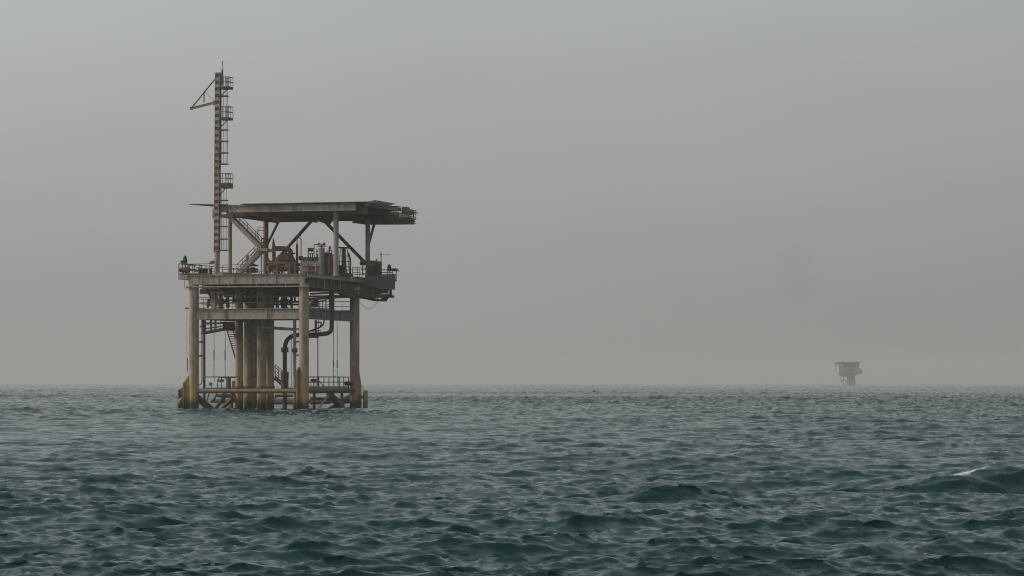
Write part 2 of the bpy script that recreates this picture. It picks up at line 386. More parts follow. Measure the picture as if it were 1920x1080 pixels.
br(fx(640,748,-2), fx(620,770,-2), .15,'rust')
for px in (589,641): br(fy(px,736,12), fy(px,790,12), .16)
for px in (419,434,533): br(fy(px,736,10), fy(px,790,10), .2 if px > 430 else .15, 'rust' if px < 500 else 'dark')
br(fy(583,755,14), fy(618,754,14), .2)
br(fy(515,755,14), fy(552,755,14), .2); br(fy(397,752,15.2), fy(445,752,15.2), .2)
br(fy(431,740,14), fy(431,790,14), .22, 'yellow')

# boat fenders at the legs ----------------------------------------
m = MB(); y = -.35
m.prism([fy(354,704,y),fy(343.5,718,y),fy(343.5,771,y)-Vector((0,0,1)),fy(356,771,y)-Vector((0,0,1))], (0,.12,0)); fen = m.build('boat_fender', M['ochre'], plat)
m = MB(); m.prism([fy(344,717,y-.25),fy(342.5,719,y-.25),fy(342.5,785,y-.25),fy(344.5,785,y-.25)], (0,.9,0)); m.build('fender_edge', M['ochre'], fen)
m = MB(); y = 3.4
m.prism([fy(343,726,y),fy(333,732,y),fy(333,785,y),fy(343,785,y)], (0,.12,0)); fen2 = m.build('boat_fender', M['rust'], plat)
m = MB(); m.prism([fy(335,730,y-.3),fy(333,732,y-.3),fy(333,785,y-.3),fy(335,785,y-.3)], (0,1.0,0)); m.build('fender_edge', M['ochre'], fen2)
m = MB(); m.tube(fy(341,754,1.6), fy(345,754,.4),.48,n=16); m.build('fender_roller', M['ochre'], fen2)
m = MB(); a = fy(553,700,-.6); m.bar(fy(558,693,-.55), fy(558,790,-.55), .14,.5,up=(0,1,0)); m.tube(fy(552.5,738,-.6), fy(552.5,790,-.6), .19,n=12)
m.prism([fy(559,688,-.55),fy(556.5,695,-.55),fy(556.5,715,-.55),fy(562,715,-.55)],(0,.3,0)); m.build('boat_fender', M['ochre'], plat)
m = MB(); y = YR-.2
m.prism([fy(672,690,y),fy(677,722,y),fy(677,785,y),fy(666,785,y),fy(666,700,y)], (0,.14,0)); f3 = m.build('boat_fender', M['leg'], plat)
m = MB(); m.box(fy(680.5,732,y-.4), fy(689.5,790,y+.8)); m.box(fy(672,741,y-.1), fy(682,747,y+.1)); m.build('fender_edge', M['ochre'], f3)
m = MB(); m.bend([fy(677,725,y),fy(681,724,y),fy(681,738,y)],.02,.1,6); m.build('grab_bar', M['rail'], f3)

# landing walkway --------------------------------------------------
zw = 2.35
m = MB(); m.box((XL+.5,1.4,zw-.14),(XL+4.6,3.0,zw)); m.build('landing_walkway', M['under'], plat)
m = MB(); m.box((-1.6,4.5,zw-.14),(-.4,YR-.6,zw)); m.box((-4.6,6,zw-.14),(-1.6,8,zw)); m.build('landing_walkway', M['under'], plat)
railing([(XL+.5,1.4,zw),(XL+4.6,1.4,zw)], h=1.15, sp=1.9, r=.05, toe=False, mid=())
railing([(-.45,1.0,zw),(-.45,YR-.7,zw)], h=1.15, sp=1.6, r=.05)
railing([(-1.5,5,zw),(-1.5,YR-.7,zw)], h=1.15, sp=3.5, r=.035)
m = MB(); m.bend([fy(408,735,6),fy(408,708,6),fy(442,708,6)],.06,.35,8); m.box(fy(424,709,5),fy(433,737,5.7)); m.box(fy(435,714,5),fy(444,730,5.6)); m.cbox(fy(414,714,6.5),(.6,.4,.3)); m.build('pump_skid', M['rust'], plat)
m = MB(); m.cbox(fy(395,720,4),(.33,.2,.33)); m.tube(fy(396,722,4),fy(398,734,4),.03,n=6); m.build('floodlight', M['blue'], plat)
m = MB(); a = fx(655,719,-.3); m.tube(a-Vector((.5,0,0)),a+Vector((.3,0,0)),.25,n=12); m.build('bollard', M['drum'], plat)
m = MB()
for px in (583,589,594): m.tube(fy(px,735,9),fy(px,711,9),.045,n=6)
m.tube(fy(581,716,9),fy(600,716,9),.045,n=6); m.tube(fy(594,709,9),fy(616,736,9),.05,n=6); m.cbox(fy(588,714,9),(.5,.3,.4)); m.build('gangway', M['rail'], plat)

# lower stairs ----------------------------------------------------
m = MB(); ta, tb = fy(424,614,9.5), fy(441.5,673,9.5); m.bar(ta, tb, .08, .16); sst = m.build('staircase', M['dark'], plat)
m = MB(); m.bar(ta+Vector((.75,0,0)), tb+Vector((.5,0,0)), .08, .12)
for i in range(15):
    c = ta.lerp(tb, i/14); m.box((c.x,9.3,c.z-.045),(c.x+.75,10.2,c.z+.03))
m.build('treads', M['dark'], sst)
stair(fy(510,706,9.5), fy(534,727,9.5), 9.5, w=1.0, sd=.2, mat='dark', rh=1.3)
m = MB(); m.bar(fy(381,624.5,6.5),fy(426,616,6.5),1.2,.26); m.bar(fy(381,606,7),fy(420,606,7),.5,.16); m.cbox(fy(430,612,6.4),(1.1,1.0,.95))
for px in (384,396,404): m.bar(fy(px,600,6.6),fy(px,622,6.6),.18,.18)
m.build('hung_walkway', M['dark'], plat)
railing([fy(384,618,7.4),fy(424,612,7.4)], h=1.0, sp=.7, r=.03)

# risers, conductors and pipework ----------------------------------
def conductor(px, y, d, mat='leg', top=ZD-.1):
    c = fy(px, 700, y); m = MB(); m.path([(c.x,y,-3),(c.x,y,top)], d/2, 24); o = m.build('conductor_pipe', M[mat], plat)
    w = MB(); w.tube((c.x,y,zl+.30),(c.x,y,zl+.52), d/2+.07, n=24); w.build('pipe_collar', M['rust'], o)
conductor(448.5,5.0,.86); conductor(466.5,8.5,1.06); conductor(490.5,4.0,.98); conductor(505.5,5.6,.98)
m = MB(); c = fy(457.5,700,6); m.path([(c.x,6,-2),(c.x,6,ZC-3)],.045,8); m.build('conduit', M['cream'], plat)
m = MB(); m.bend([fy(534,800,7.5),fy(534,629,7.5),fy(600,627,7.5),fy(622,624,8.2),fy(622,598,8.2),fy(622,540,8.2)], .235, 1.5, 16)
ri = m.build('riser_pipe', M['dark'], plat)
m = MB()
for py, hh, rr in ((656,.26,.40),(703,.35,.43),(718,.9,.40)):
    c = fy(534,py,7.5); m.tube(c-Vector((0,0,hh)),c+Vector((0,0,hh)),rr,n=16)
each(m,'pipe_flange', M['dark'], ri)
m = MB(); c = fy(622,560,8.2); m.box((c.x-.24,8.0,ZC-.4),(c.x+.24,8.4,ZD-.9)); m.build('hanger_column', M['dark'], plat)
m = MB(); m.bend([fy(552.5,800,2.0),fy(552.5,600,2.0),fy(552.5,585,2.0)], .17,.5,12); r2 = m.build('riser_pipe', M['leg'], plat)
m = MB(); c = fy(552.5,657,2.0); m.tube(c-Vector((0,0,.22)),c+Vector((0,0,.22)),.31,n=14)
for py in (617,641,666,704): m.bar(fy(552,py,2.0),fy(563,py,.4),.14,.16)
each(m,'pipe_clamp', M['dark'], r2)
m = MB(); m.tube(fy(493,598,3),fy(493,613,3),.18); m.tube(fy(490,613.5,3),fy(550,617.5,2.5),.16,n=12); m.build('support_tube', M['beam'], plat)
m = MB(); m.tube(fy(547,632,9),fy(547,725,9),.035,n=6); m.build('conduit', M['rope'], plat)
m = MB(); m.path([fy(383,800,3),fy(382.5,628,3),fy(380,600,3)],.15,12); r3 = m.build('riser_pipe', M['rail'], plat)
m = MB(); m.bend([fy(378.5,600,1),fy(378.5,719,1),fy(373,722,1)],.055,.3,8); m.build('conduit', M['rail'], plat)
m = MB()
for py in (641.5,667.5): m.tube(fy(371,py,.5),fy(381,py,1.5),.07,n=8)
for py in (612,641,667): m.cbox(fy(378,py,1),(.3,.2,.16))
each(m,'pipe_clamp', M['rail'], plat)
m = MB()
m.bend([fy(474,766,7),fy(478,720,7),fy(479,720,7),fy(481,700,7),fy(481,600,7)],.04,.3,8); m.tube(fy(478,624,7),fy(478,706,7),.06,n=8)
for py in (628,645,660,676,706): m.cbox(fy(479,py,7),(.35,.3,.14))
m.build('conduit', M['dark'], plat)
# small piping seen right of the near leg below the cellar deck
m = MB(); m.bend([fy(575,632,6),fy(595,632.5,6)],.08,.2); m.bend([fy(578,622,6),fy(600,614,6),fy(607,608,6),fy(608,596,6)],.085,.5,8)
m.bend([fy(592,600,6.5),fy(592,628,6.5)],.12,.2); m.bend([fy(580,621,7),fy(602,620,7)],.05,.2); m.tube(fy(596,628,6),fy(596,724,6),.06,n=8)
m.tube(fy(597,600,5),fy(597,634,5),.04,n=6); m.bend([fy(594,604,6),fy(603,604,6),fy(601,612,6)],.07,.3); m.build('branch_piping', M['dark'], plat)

# between the decks: wellheads, valves, pipe racks ------------------
def wellhead(px, y, s=1.0, mat='rust'):
    c = fy(px,577,y); x = c.x; m = MB(); z0 = ZC
    m.tube((x,y,z0-.1),(x,y,z0+1.9*s),.19*s,n=12)
    for k, zz in enumerate((.35,.75,1.2,1.6)):
        m.tube((x,y,z0+zz*s-.06),(x,y,z0+zz*s+.06),.36*s,n=12)
    m.cbox((x,y,z0+.98*s),(.5*s,.45*s,.34*s)); m.tube((x-.75*s,y,z0+.98*s),(x+.75*s,y,z0+.98*s),.12*s,n=10)
    for sx in (-1,1): m.tube((x+sx*.5*s,y,z0+.98*s),(x+sx*.58*s,y,z0+.98*s),.25*s,n=12)
    o = m.build('wellhead_valves', M[mat], plat)
    h = MB(); h.tube((x,y-.3*s,z0+.98*s),(x,y-.55*s,z0+.98*s),.04,n=6); h.tube((x,y-.55*s,z0+.98*s),(x,y-.59*s,z0+.98*s),.24*s,n=14); h.build('handwheel', M['dark'], o)
wellhead(448,5.0); wellhead(470,8.5,.95,'dark'); wellhead(491,4.0,1.05); wellhead(507,5.6,.9,'dark'); wellhead(414,10,1.1,'dark'); wellhead(535,9.5,1.0,'dark')
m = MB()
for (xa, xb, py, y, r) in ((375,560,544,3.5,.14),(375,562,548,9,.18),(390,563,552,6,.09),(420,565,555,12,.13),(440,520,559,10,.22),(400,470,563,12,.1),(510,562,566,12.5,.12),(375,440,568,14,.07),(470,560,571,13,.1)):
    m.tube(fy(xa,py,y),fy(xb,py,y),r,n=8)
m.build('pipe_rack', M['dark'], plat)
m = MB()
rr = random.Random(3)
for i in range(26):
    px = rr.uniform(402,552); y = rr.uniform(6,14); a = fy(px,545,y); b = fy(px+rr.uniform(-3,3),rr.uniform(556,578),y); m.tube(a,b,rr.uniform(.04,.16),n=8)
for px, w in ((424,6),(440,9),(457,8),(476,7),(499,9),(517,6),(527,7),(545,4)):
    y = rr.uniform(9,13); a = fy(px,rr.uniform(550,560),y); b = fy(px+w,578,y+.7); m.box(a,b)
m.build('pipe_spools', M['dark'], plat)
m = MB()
for x0,x1,p1,y in ((378,402,545,8),(403,424,550,8),(427,441,553,9),(443,487,556,8.6),(489,512,554,8.2),(514,541,556,8.8),(545,563,550,8)): m.box(fy(x0,529,y),fy(x1,p1,y+.5))  # boxes added to close the sky gaps and keep the under-deck space dark
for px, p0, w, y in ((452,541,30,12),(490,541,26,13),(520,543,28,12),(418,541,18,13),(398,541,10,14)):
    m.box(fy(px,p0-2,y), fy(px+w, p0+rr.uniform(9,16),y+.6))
m.build('underdeck_filler_boxes', M['under'], plat)
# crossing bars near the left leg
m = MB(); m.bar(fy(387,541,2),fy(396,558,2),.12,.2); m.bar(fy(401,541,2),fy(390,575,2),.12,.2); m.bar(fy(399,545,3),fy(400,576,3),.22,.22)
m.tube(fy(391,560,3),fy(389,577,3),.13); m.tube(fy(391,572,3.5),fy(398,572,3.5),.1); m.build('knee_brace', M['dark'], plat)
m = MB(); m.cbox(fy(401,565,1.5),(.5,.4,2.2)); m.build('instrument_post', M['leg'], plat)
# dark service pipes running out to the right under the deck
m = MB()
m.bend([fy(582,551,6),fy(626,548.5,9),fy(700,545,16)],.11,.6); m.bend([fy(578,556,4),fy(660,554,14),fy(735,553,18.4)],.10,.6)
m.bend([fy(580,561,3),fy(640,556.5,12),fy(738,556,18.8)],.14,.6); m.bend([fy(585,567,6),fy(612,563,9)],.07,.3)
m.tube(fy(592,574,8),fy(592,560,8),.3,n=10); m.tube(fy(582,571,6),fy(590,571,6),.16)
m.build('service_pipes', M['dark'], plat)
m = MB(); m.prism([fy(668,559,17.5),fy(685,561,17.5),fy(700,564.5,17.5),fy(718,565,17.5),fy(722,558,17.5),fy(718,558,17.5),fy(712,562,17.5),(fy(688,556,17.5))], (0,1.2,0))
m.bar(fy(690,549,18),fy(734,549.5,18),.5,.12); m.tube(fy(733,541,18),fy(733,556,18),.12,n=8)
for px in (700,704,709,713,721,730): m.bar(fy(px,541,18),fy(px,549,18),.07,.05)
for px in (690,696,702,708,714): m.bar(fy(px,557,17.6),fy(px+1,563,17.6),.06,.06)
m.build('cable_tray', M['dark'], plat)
m = MB(); pts = []
for i in range(13):
    t = i/12; pts.append(fy(673+ t*37, 562+17*math.sin(math.pi*t)**.8*(1 if t<.5 else 1), 17.2))
m.path(pts,.022,6); m.build('slack_cable', M['rail'], plat)
m = MB(); pts = [fx(px,py,.75) for px,py in ((598,538),(604,541),(612,541.5),(624,545),(640,549),(655,552.5),(668,554))]
m.path(pts,.035,6); m.build('slack_cable', M['pale'], plat)
m = MB()
for yy in (4.2,9.0): m.bar((.68,yy,ZD-.4),(.68,yy,ZD-1.55),.05,.12)
m.build('pipe_hanger', M['beam'], plat)
m = MB(); m.prism([(-.1,15.9,ZD-.43),(-.1,19.8,ZD-.43),(2.6,19.8,ZD-.6),(2.6,19.0,ZD-1.2),(.3,16.2,ZD-1.9)],(0,0,-.25)); m.build('cantilever_bracket', M['under'], plat)
m = MB(); m.box(fy(676,530,16.6), fy(699,547,19)); m.build('cantilever_bracket', M['under'], plat)
m = MB(); m.prism([fy(622,546,12),fy(664,546,14),fy(664,558,14),fy(640,554,13)], (0,2.0,0)); m.build('cantilever_bracket', M['under'], plat)

# right hand extension with the grey wind panel ----------------------
y = 16.6
m = MB(); m.prism([fy(684.5,516,y),fy(700,517,y),fy(741.5,515,y),fy(740,543.5,y),fy(713,540,y),fy(684.5,536.5,y)], (0,.08,0)); m.build('wind_panel', M['gray'], plat)
pr = fy(736,515,y)
m = MB(); m.box((.7,y+.1,ZD-.25),(pr.x,18.1,ZD-.12)); m.build('side_walkway', M['under'], plat)
railing([(pr.x-.05,y+.1,ZD-.1),(pr.x-.05,18.0,ZD-.1)], h=1.0, sp=1.2, r=.045)
railing([(2.2,y+.1,ZD-.1),(pr.x-.05,y+.1,ZD-.1)], h=.75, sp=1.2, r=.045)
railing([(.8,18.0,ZD-.1),(pr.x-.05,18.0,ZD-.1)], h=1.1, sp=1.1, r=.045)

# ------------------------------------------------------------------ things that stand on the platform
# radio mast
mb0 = fy(406.5,513,1.0); mt0 = fy(409.2,137,1.0)
mast = thing('radio_mast', mb0, 'tall thin brown and black banded mast rising past the helideck on the platform', 'mast')
def mp(t): return Vector((mb0.x+(mt0.x-mb0.x)*t, 1.0, mb0.z+(mt0.z-mb0.z)*t))
def mz(py): return mp((fy(408,py,1.0).z-mb0.z)/(mt0.z-mb0.z))
m = MB(); m.tube(mp(0), mz(470), .30, n=16); m.tube(mp(0), mp(0)+Vector((0,0,.08)),.5,n=16); m.build('mast_base', M['beam'], mast)
m = MB()
for sx in (-1,1):
    for sy in (-1,1):
        m.bar(mz(470)+Vector((sx*.245,sy*.245,0)), mp(1)+Vector((sx*.245,sy*.245,0)), .05,.05)
m.box(mz(470)-Vector((.33,.33,.08)), mz(470)+Vector((.33,.33,.04))); m.cbox(mp(1),(.62,.62,.07))
m.build('corner_posts', M['beam'], mast)
m = MB(); dk = MB(); k = 0; p = 468.0
while p > 142:
    a, b = mz(p), mz(p-6.2); tgt = m if k % 2 else None; e = .262
    if tgt: tgt.box(a-Vector((e,e,0)), b+Vector((e,e,0)))
    p -= 6.2; k += 1
each(m,'infill_plate', M['beam'], mast); dk.bar(mz(469), mz(139), .475,.475); dk.build('inner_core', M['dark'], mast)
# ladder cage
m = MB(); lx = lambda px, py: fy(px,py,1.0)
def cage(p0, p1, hoops, xs=(415,419.5,424,427)):
    for px in xs:
        for yy in (.75,1.25): m.tube(fy(px-(p0-140)*.004,p0,yy), fy(px-(p0-140)*.004,p1,yy), .028, n=5)
    for h in hoops:
        a, b = fy(412,h,1.0), fy(427-(h-140)*.006,h,1.0); m.box((a.x,.62,a.z-.05),(b.x,1.38,a.z+.06))
cage(144,309,(180.6,244,265.5,287,308)); cage(352,470,(376,384,425,448.5,469.5),(416,420.5,425))
m.build('caged_ladder', M['rail'], mast)
m = MB()
rn = MB()
for i in range(110):
    zz = mb0.z+.9+i*.19
    rn.tube((mp(0).x+.42,.86,zz),(mp(0).x+.42,1.14,zz),.014,n=4)
rn.build('ladder_rungs', M['rail'], mast)
for f0, f1, top in ((162,168,144),(220,226,199),(343,354,325)):
    q = MB(); a = fy(411,f0,.4); b = fy(428.4,f0,.4); q.box((a.x,.4,fy(411,f1-1.5,.4).z),(b.x,1.7,a.z)); pf = q.build('mast_platform', M['dark'], mast)
    q = MB(); zt = fy(420,top,.4).z
    for zz in (zt, (zt+a.z)/2):
        q.tube((a.x+.1,.42,zz),(b.x-.02,.42,zz),.035,n=6); q.tube((b.x-.02,.42,zz),(b.x-.02,1.68,zz),.035,n=6); q.tube((a.x+.1,1.68,zz),(b.x-.02,1.68,zz),.035,n=6)
    for xx in (a.x+.35,(a.x+b.x)/2+.2,b.x-.02):
        for yy in (.42,1.68): q.tube((xx,yy,a.z),(xx,yy,zt),.035,n=6)
    q.build('platform_rail', M['rail'], pf)
    q = MB(); q.bar((a.x+.75,1.0,a.z-.2),(mz(f1+8).x+.2,1.0,mz(f1+14).z),.06,.08); q.build('knee_brace', M['rail'], pf)
m = MB(); m.tube(fy(417,160,.8),fy(417,131,.8),.10,n=8); m.tube(fy(417,131,.8),fy(417.2,115.5,.8),.035,n=6); m.ball(fy(417.2,116.5,.8),.07,.07,.09); m.build('whip_antenna', M['dark'], mast)
# antenna arm
m = MB(); m.tube(fy(402.5,149,1),fy(358.5,203,1),.075,n=8); m.tube(fy(382.5,171.5,1),fy(382.5,192.5,1),.065,n=8); arm = m.build('mast_arm', M['rail'], mast)
m = MB(); m.bar(fy(358,203.5,1),fy(399.5,193.2,1),.22,.17); m.cbox(fy(400.3,193,1),(.14,.3,.48)); m.tube(fy(384,172,1),fy(402,189,1),.03,n=6); m.build('boom', M['cream'], arm)
m = MB(); m.bar(fy(357.5,202,.9),fy(399.5,191.4,.9),.10,.06); m.bar(fy(357.5,205.4,.9),fy(395,195.9,.9),.10,.06); m.cbox(fy(358.5,203,1),(.2,.3,.32)); m.build('boom_edge', M['rust'], arm)

# navigation lanterns with solar panels
def lantern(px, py0, py1, y, zb, solar, label, flip):
    a = fy(px,py1,y); t = thing('navigation_light', (a.x,y,zb), label, 'lantern', 'green navigation lanterns')
    m = MB(); m.tube((a.x,y,zb),(a.x,y,a.z),.04,n=6); m.tube((a.x+.22,y,zb),(a.x+.22,y,a.z-.3),.035,n=6); m.build('lantern_post', M['rail'], t)
    h = fy(px,py0,y).z-a.z; m = MB(); m.tube((a.x,y,a.z),(a.x,y,a.z+h*.75),.23,n=14); m.build('lamp_housing', M['green'], t)
    m = MB(); m.ball((a.x,y,a.z+h*.78),.19,.19,.26*h/.7); m.build('lens', M['green'], t)
    m = MB(); m.prism([fy(*s,y-.3) for s in solar], (0,.7,0)); m.build('solar_panel', M['panel'], t)
lantern(347,480.5,494,.3,ZD,((337,488.8),(346,488.4),(346,494.5),(340,494.5)),'dark green navigation lantern with solar panel on the left end rail, above the drum',0)
lantern(730,497,508.5,17.6,ZD-.1,((733,503.5),(742.5,503),(745,508.8),(733,508)),'dark green navigation lantern with solar panel on the right corner rail',1)
# drum
a = fy(337.5,506,.5); b = fy(355.5,506,.5); z0 = ZD
t = thing('storage_drum', ((a.x+b.x)/2,.5,ZD), 'red-brown horizontal drum on the left end walkway of the platform', 'drum')
m = MB(); m.path([a,a+Vector((.12,0,0)),b-Vector((.12,0,0)),b],.26,16); m.tube(a+Vector((.2,0,0)),b-Vector((.2,0,0)),.275,n=16); m.build('drum_body', M['drum'], t)
m = MB(); m.box((a.x+.3,.3,ZD),(a.x+.38,.7,a.z-.2)); m.box((b.x-.38,.3,ZD),(b.x-.3,.7,a.z-.2)); m.build('cradle', M['dark'], t)
# rail-mounted lamp near the mast
a = fy(397,494,-.37)
t = thing('deck_floodlight', (a.x,-.37,ZD+1.12), 'small dark floodlight clamped on the front rail just left of the mast', 'floodlight')
m = MB(); m.prism([a+Vector((-.35,0,-.02)),a+Vector((.2,0,-.02)),a+Vector((.2,0,.3)),a+Vector((-.1,0,.26))],(0,.3,0)); m.build('lamp_head', M['dark'], t)
m = MB(); m.tube(a+Vector((0,.1,-.1)),a+Vector((0,.1,.05)),.05,n=6); m.build('bracket', M['rail'], t)
# little table / bench on deck left
a = fy(373,503,1.5); b = fy(397,503,1.5)
t = thing('pipe_trestle', ((a.x+b.x)/2,1.5,ZD), 'low steel trestle table on the deck between the drum and the mast', 'trestle')
m = MB(); m.box((a.x,1.2,a.z-.1),(b.x,2.0,a.z)); m.bar(fy(352,497,1.6),fy(377,503,1.6),.06,.06); m.bar(fy(355,506,1.6),fy(377,511,1.6),.08,.1); m.build('table_top', M['rail'], t)
for px in (374,380,386,394):
    m = MB(); c = fy(px,508,1.5); m.box((c.x-.06,1.3,ZD),(c.x+.06,1.9,a.z-.1)); m.build('leg', M['rail'], t)
# rusty flow-line arch with meter housing
t = thing('flowline_manifold', fy(530,513,12), 'rust-brown arched pipe manifold on the deck, right of the staircase', 'pipe manifold')
m = MB(); m.bend([fy(513.5,512,12),fy(513.5,466,12)],.21,.4,14); m.bend([fy(512,466,12),fy(534,466,12),fy(545,469,12),fy(546,512,12)],.27,1.2,14); m.build('arch_pipe', M['rust'], t)
m = MB(); m.path([fy(513,470,12),fy(513,456,12),fy(512.5,447,12)],.22,10,.06); m.build('vent_cap', M['dark'], t)
m = MB(); m.bend([fy(518,497,11.6),fy(524,482,11.6),fy(536,479,11.6),fy(548,484,11.6),fy(549,500,11.6)],.33,.8,14); m.tube(fy(530,474,11.6),fy(537,474,11.6),.24,n=12); m.tube(fy(540,475.5,11.6),fy(553,475,11.6),.09,n=8); m.cbox(fy(535,483,11.4),(1.1,.5,.55)); m.build('control_valve', M['rust'], t)
m = MB()
for px in (507,512,530,541,549): m.cbox(fy(px,rr.uniform(492,500),11),(.45,.5,.5)); m.tube(fy(px,512,11),fy(px,490,11),.1,n=8)
for py in (494,501,507): m.tube(fy(500,py,10.5),fy(560,py+rr.uniform(-1,1),10.5),.13,n=8)
for px in (504,518,526,537,556): m.tube(fy(px,508,10.3),fy(px,500,10.3),.22,n=10)
for i in range(16):
    px = rr.uniform(502,566); y = rr.uniform(9.5,12.5); w = rr.uniform(2,7); a = fy(px,rr.uniform(490,505),y)
    if i % 2: m.box(a, (fy(px+w,500,y).x, y+.5, ZD+rr.uniform(0,.4)))
    else: m.tube(a, a+Vector((rr.uniform(.6,1.8),0,0)), rr.uniform(.07,.16), n=8); m.tube(a, (a.x,a.y,ZD), .08, n=6)
m.build('valve_bank', M['rust'], t)
m = MB(); m.tube(fy(504,511,10),fy(504,484,10),.075,n=8); m.tube(fy(504.5,496,10),fy(504.5,489,10),.13,n=8); m.cbox(fy(558,505,9.8),(.35,.2,.28)); each(m,'yellow_fitting', M['yellow'], t)
m = MB(); m.ball(fy(519,509.5,10),.45,.3,.16); m.build('pale_cover', M['pale'], t)
# blue-grey cylinder
a = fy(539,502,10); b = fy(556,502,10)
t = thing('horizontal_vessel', ((a.x+b.x)/2,10,ZD), 'small blue-grey horizontal vessel in front of the arched manifold', 'tank')
m = MB(); m.path([a-Vector((.1,0,0)),a+Vector((.1,0,0)),b,b+Vector((.12,0,0))],.36,16); m.build('vessel_shell', M['blue'], t)
for xx in (a.x+.3,b.x-.3):
    m = MB(); m.box((xx-.06,9.7,ZD),(xx+.06,10.3,a.z-.28)); m.build('saddle', M['dark'], t)
# thin U vent
t = thing('vent_loop', fy(561,513,12), 'tall thin inverted-U vent pipe standing between manifold and box tank', 'vent pipe')
m = MB(); m.bend([fy(557,512,12),fy(557,446,12),fy(564.5,446,12),fy(564.5,512,12)],.055,.2,8); m.build('loop_pipe', M['dark'], t)
m = MB(); m.tube(fy(557,494,12),fy(557,458,12),.13,n=10); m.tube(fy(559,441.5,12),fy(564,441.5,12),.08,n=8); m.tube(fy(561,484,12),fy(567,484,12),.24,n=10); m.build('lagging', M['dark'], t)
# box tank with green-grey lid
t = thing('process_skid', fy(584,513,10), 'brown box-shaped process skid with grey-green domed lid, left of the grey vertical vessel', 'process skid')
a = fy(569,491,10); b = fy(603,513,10); m = MB(); m.box((a.x,9,ZD),(b.x,11.5,a.z)); m.tube(fy(570,508,8.9),fy(600,508,8.9),.16,n=8); m.box(fy(572,495,8.8),fy(588,503,9)); m.tube(fy(568,498,8.7),fy(596,499,8.7),.1,n=8); m.tube(fy(577,512,8.6),fy(577,494,8.6),.09,n=8); m.tube(fy(592,512,8.6),fy(592,493,8.6),.07,n=8); m.build('skid_body', M['beam'], t)
m = MB(); m.path([fy(568.5,488,10.2),fy(571,487.5,10.2),fy(596,487.5,10.2),fy(602,489,10.2)],.33,16); m.build('tank_lid', M['teal'], t)
m = MB()
for px in (578,582,586,594): m.tube(fy(px,488,10),fy(px,466+rr.uniform(0,10),10),.06,n=6)
for py in (466,470.5,476): m.tube(fy(577,py,10),fy(589,py+rr.uniform(-1,1),10),.055,n=6)
m.cbox(fy(580,467.5,10),(.3,.2,.3)); m.cbox(fy(585,469,10),(.25,.2,.35)); m.tube(fy(594.5,476,10),fy(594.5,488,10),.1,n=8); m.ball(fy(594.5,471.5,10),.1,.1,.1); m.build('instrument_piping', M['dark'], t)
m = MB(); m.cbox(fy(582,487,9.8),(.4,.4,.35)); m.build('green_valve', M['green'], t)
# vertical grey vessel
t = thing('vertical_vessel', fy(603,513,9.0), 'pale grey upright cylindrical vessel with pipework on top, centre of the deck', 'tank')
c = fy(603,465,9.0); m = MB(); m.path([(c.x,9,ZD+.3),(c.x,9,c.z-.08),(c.x,9,c.z)],.33,20); m.build('vessel_shell', M['pale'], t)
m = MB(); m.path([(c.x,9,ZD),(c.x,9,ZD+.9)],.42,20,.35); m.build('skirt', M['pale'], t)
m = MB(); m.bend([fy(589,486,9),fy(589,458.5,9),fy(609,458.5,9)],.05,.1,6); m.tube(fy(595,461.5,9),fy(612,461.5,9),.06,n=6); m.tube(fy(598,458,9),fy(598,455,9),.11,n=8); m.tube(fy(606,459,9),fy(609,456,9),.14,n=8); m.tube(fy(603,466,9),fy(603,460,9),.12,n=8); m.build('top_piping', M['dark'], t)
# brown upright cabinets
t = thing('control_cabinet', fy(616,514,9.6), 'tall brown-grey upright control cabinets right of the grey vessel', 'cabinet')
m = MB(); m.box(fy(608.5,474,9.4),(fy(616,474,9.4).x,10.4,ZD)); m.box(fy(616.5,477,9.2),(fy(626,477,9.2).x,10.4,ZD)); m.build('cabinet_body', M['under'], t)
m = MB(); m.tube(fy(618,477,9.3),fy(618,462,9.3),.06,n=6); m.tube(fy(614,469,9.3),fy(623,469,9.3),.05,n=6); m.tube(fy(610,473,9.3),fy(618,472,9.3),.05,n=6); m.cbox(fy(618.5,464.5,9.3),(.22,.2,.3)); m.tube(fy(622,477,9.3),fy(622,469,9.3),.06,n=6); m.build('instrument_piping', M['dark'], t)
m = MB(); m.tube(fy(617,513,9.1),fy(617,480,9.1),.13,n=8); m.build('stand_pipe', M['gray'], t)
# tapered frame with central stack
t = thing('exhaust_stack_frame', fy(645,517,11), 'dark tapered steel frame round a central stack, right of the front column', 'stack frame')
y = 11.0; m = MB()
for (b0, t0) in ((634.5,638.5),(641,641.5),(650,647),(655.5,651)):
    for yy in (y-.5, y+.5): m.bar(fy(b0,518,yy), fy(t0,465,yy), .07,.07)
m.bar(fy(638,464.5,y),fy(652,464.5,y),1.1,.14)
for py, x0, x1 in ((480,636,653),(490,635,655),(500,635,655.5)): m.bar(fy(x0,py,y-.5),fy(x1,py,y-.5),.06,.07)
m.build('frame', M['dark'], t)
m = MB(); m.path([(fy(645,500,y).x,y,ZD),(fy(645,500,y).x,y,fy(645,466,y).z)],.20,14); m.build('stack', M['rust'], t)
m = MB(); m.bend([fy(656.5,520,y),fy(657,486,y),fy(653,474,y)],.10,.4,8); m.box(fy(636,497,y+.1),(fy(641,497,y).x,y+.7,ZD)); m.box(fy(636,512,y-.6),(fy(657,512,y).x,y+.6,ZD)); m.build('side_duct', M['dark'], t)
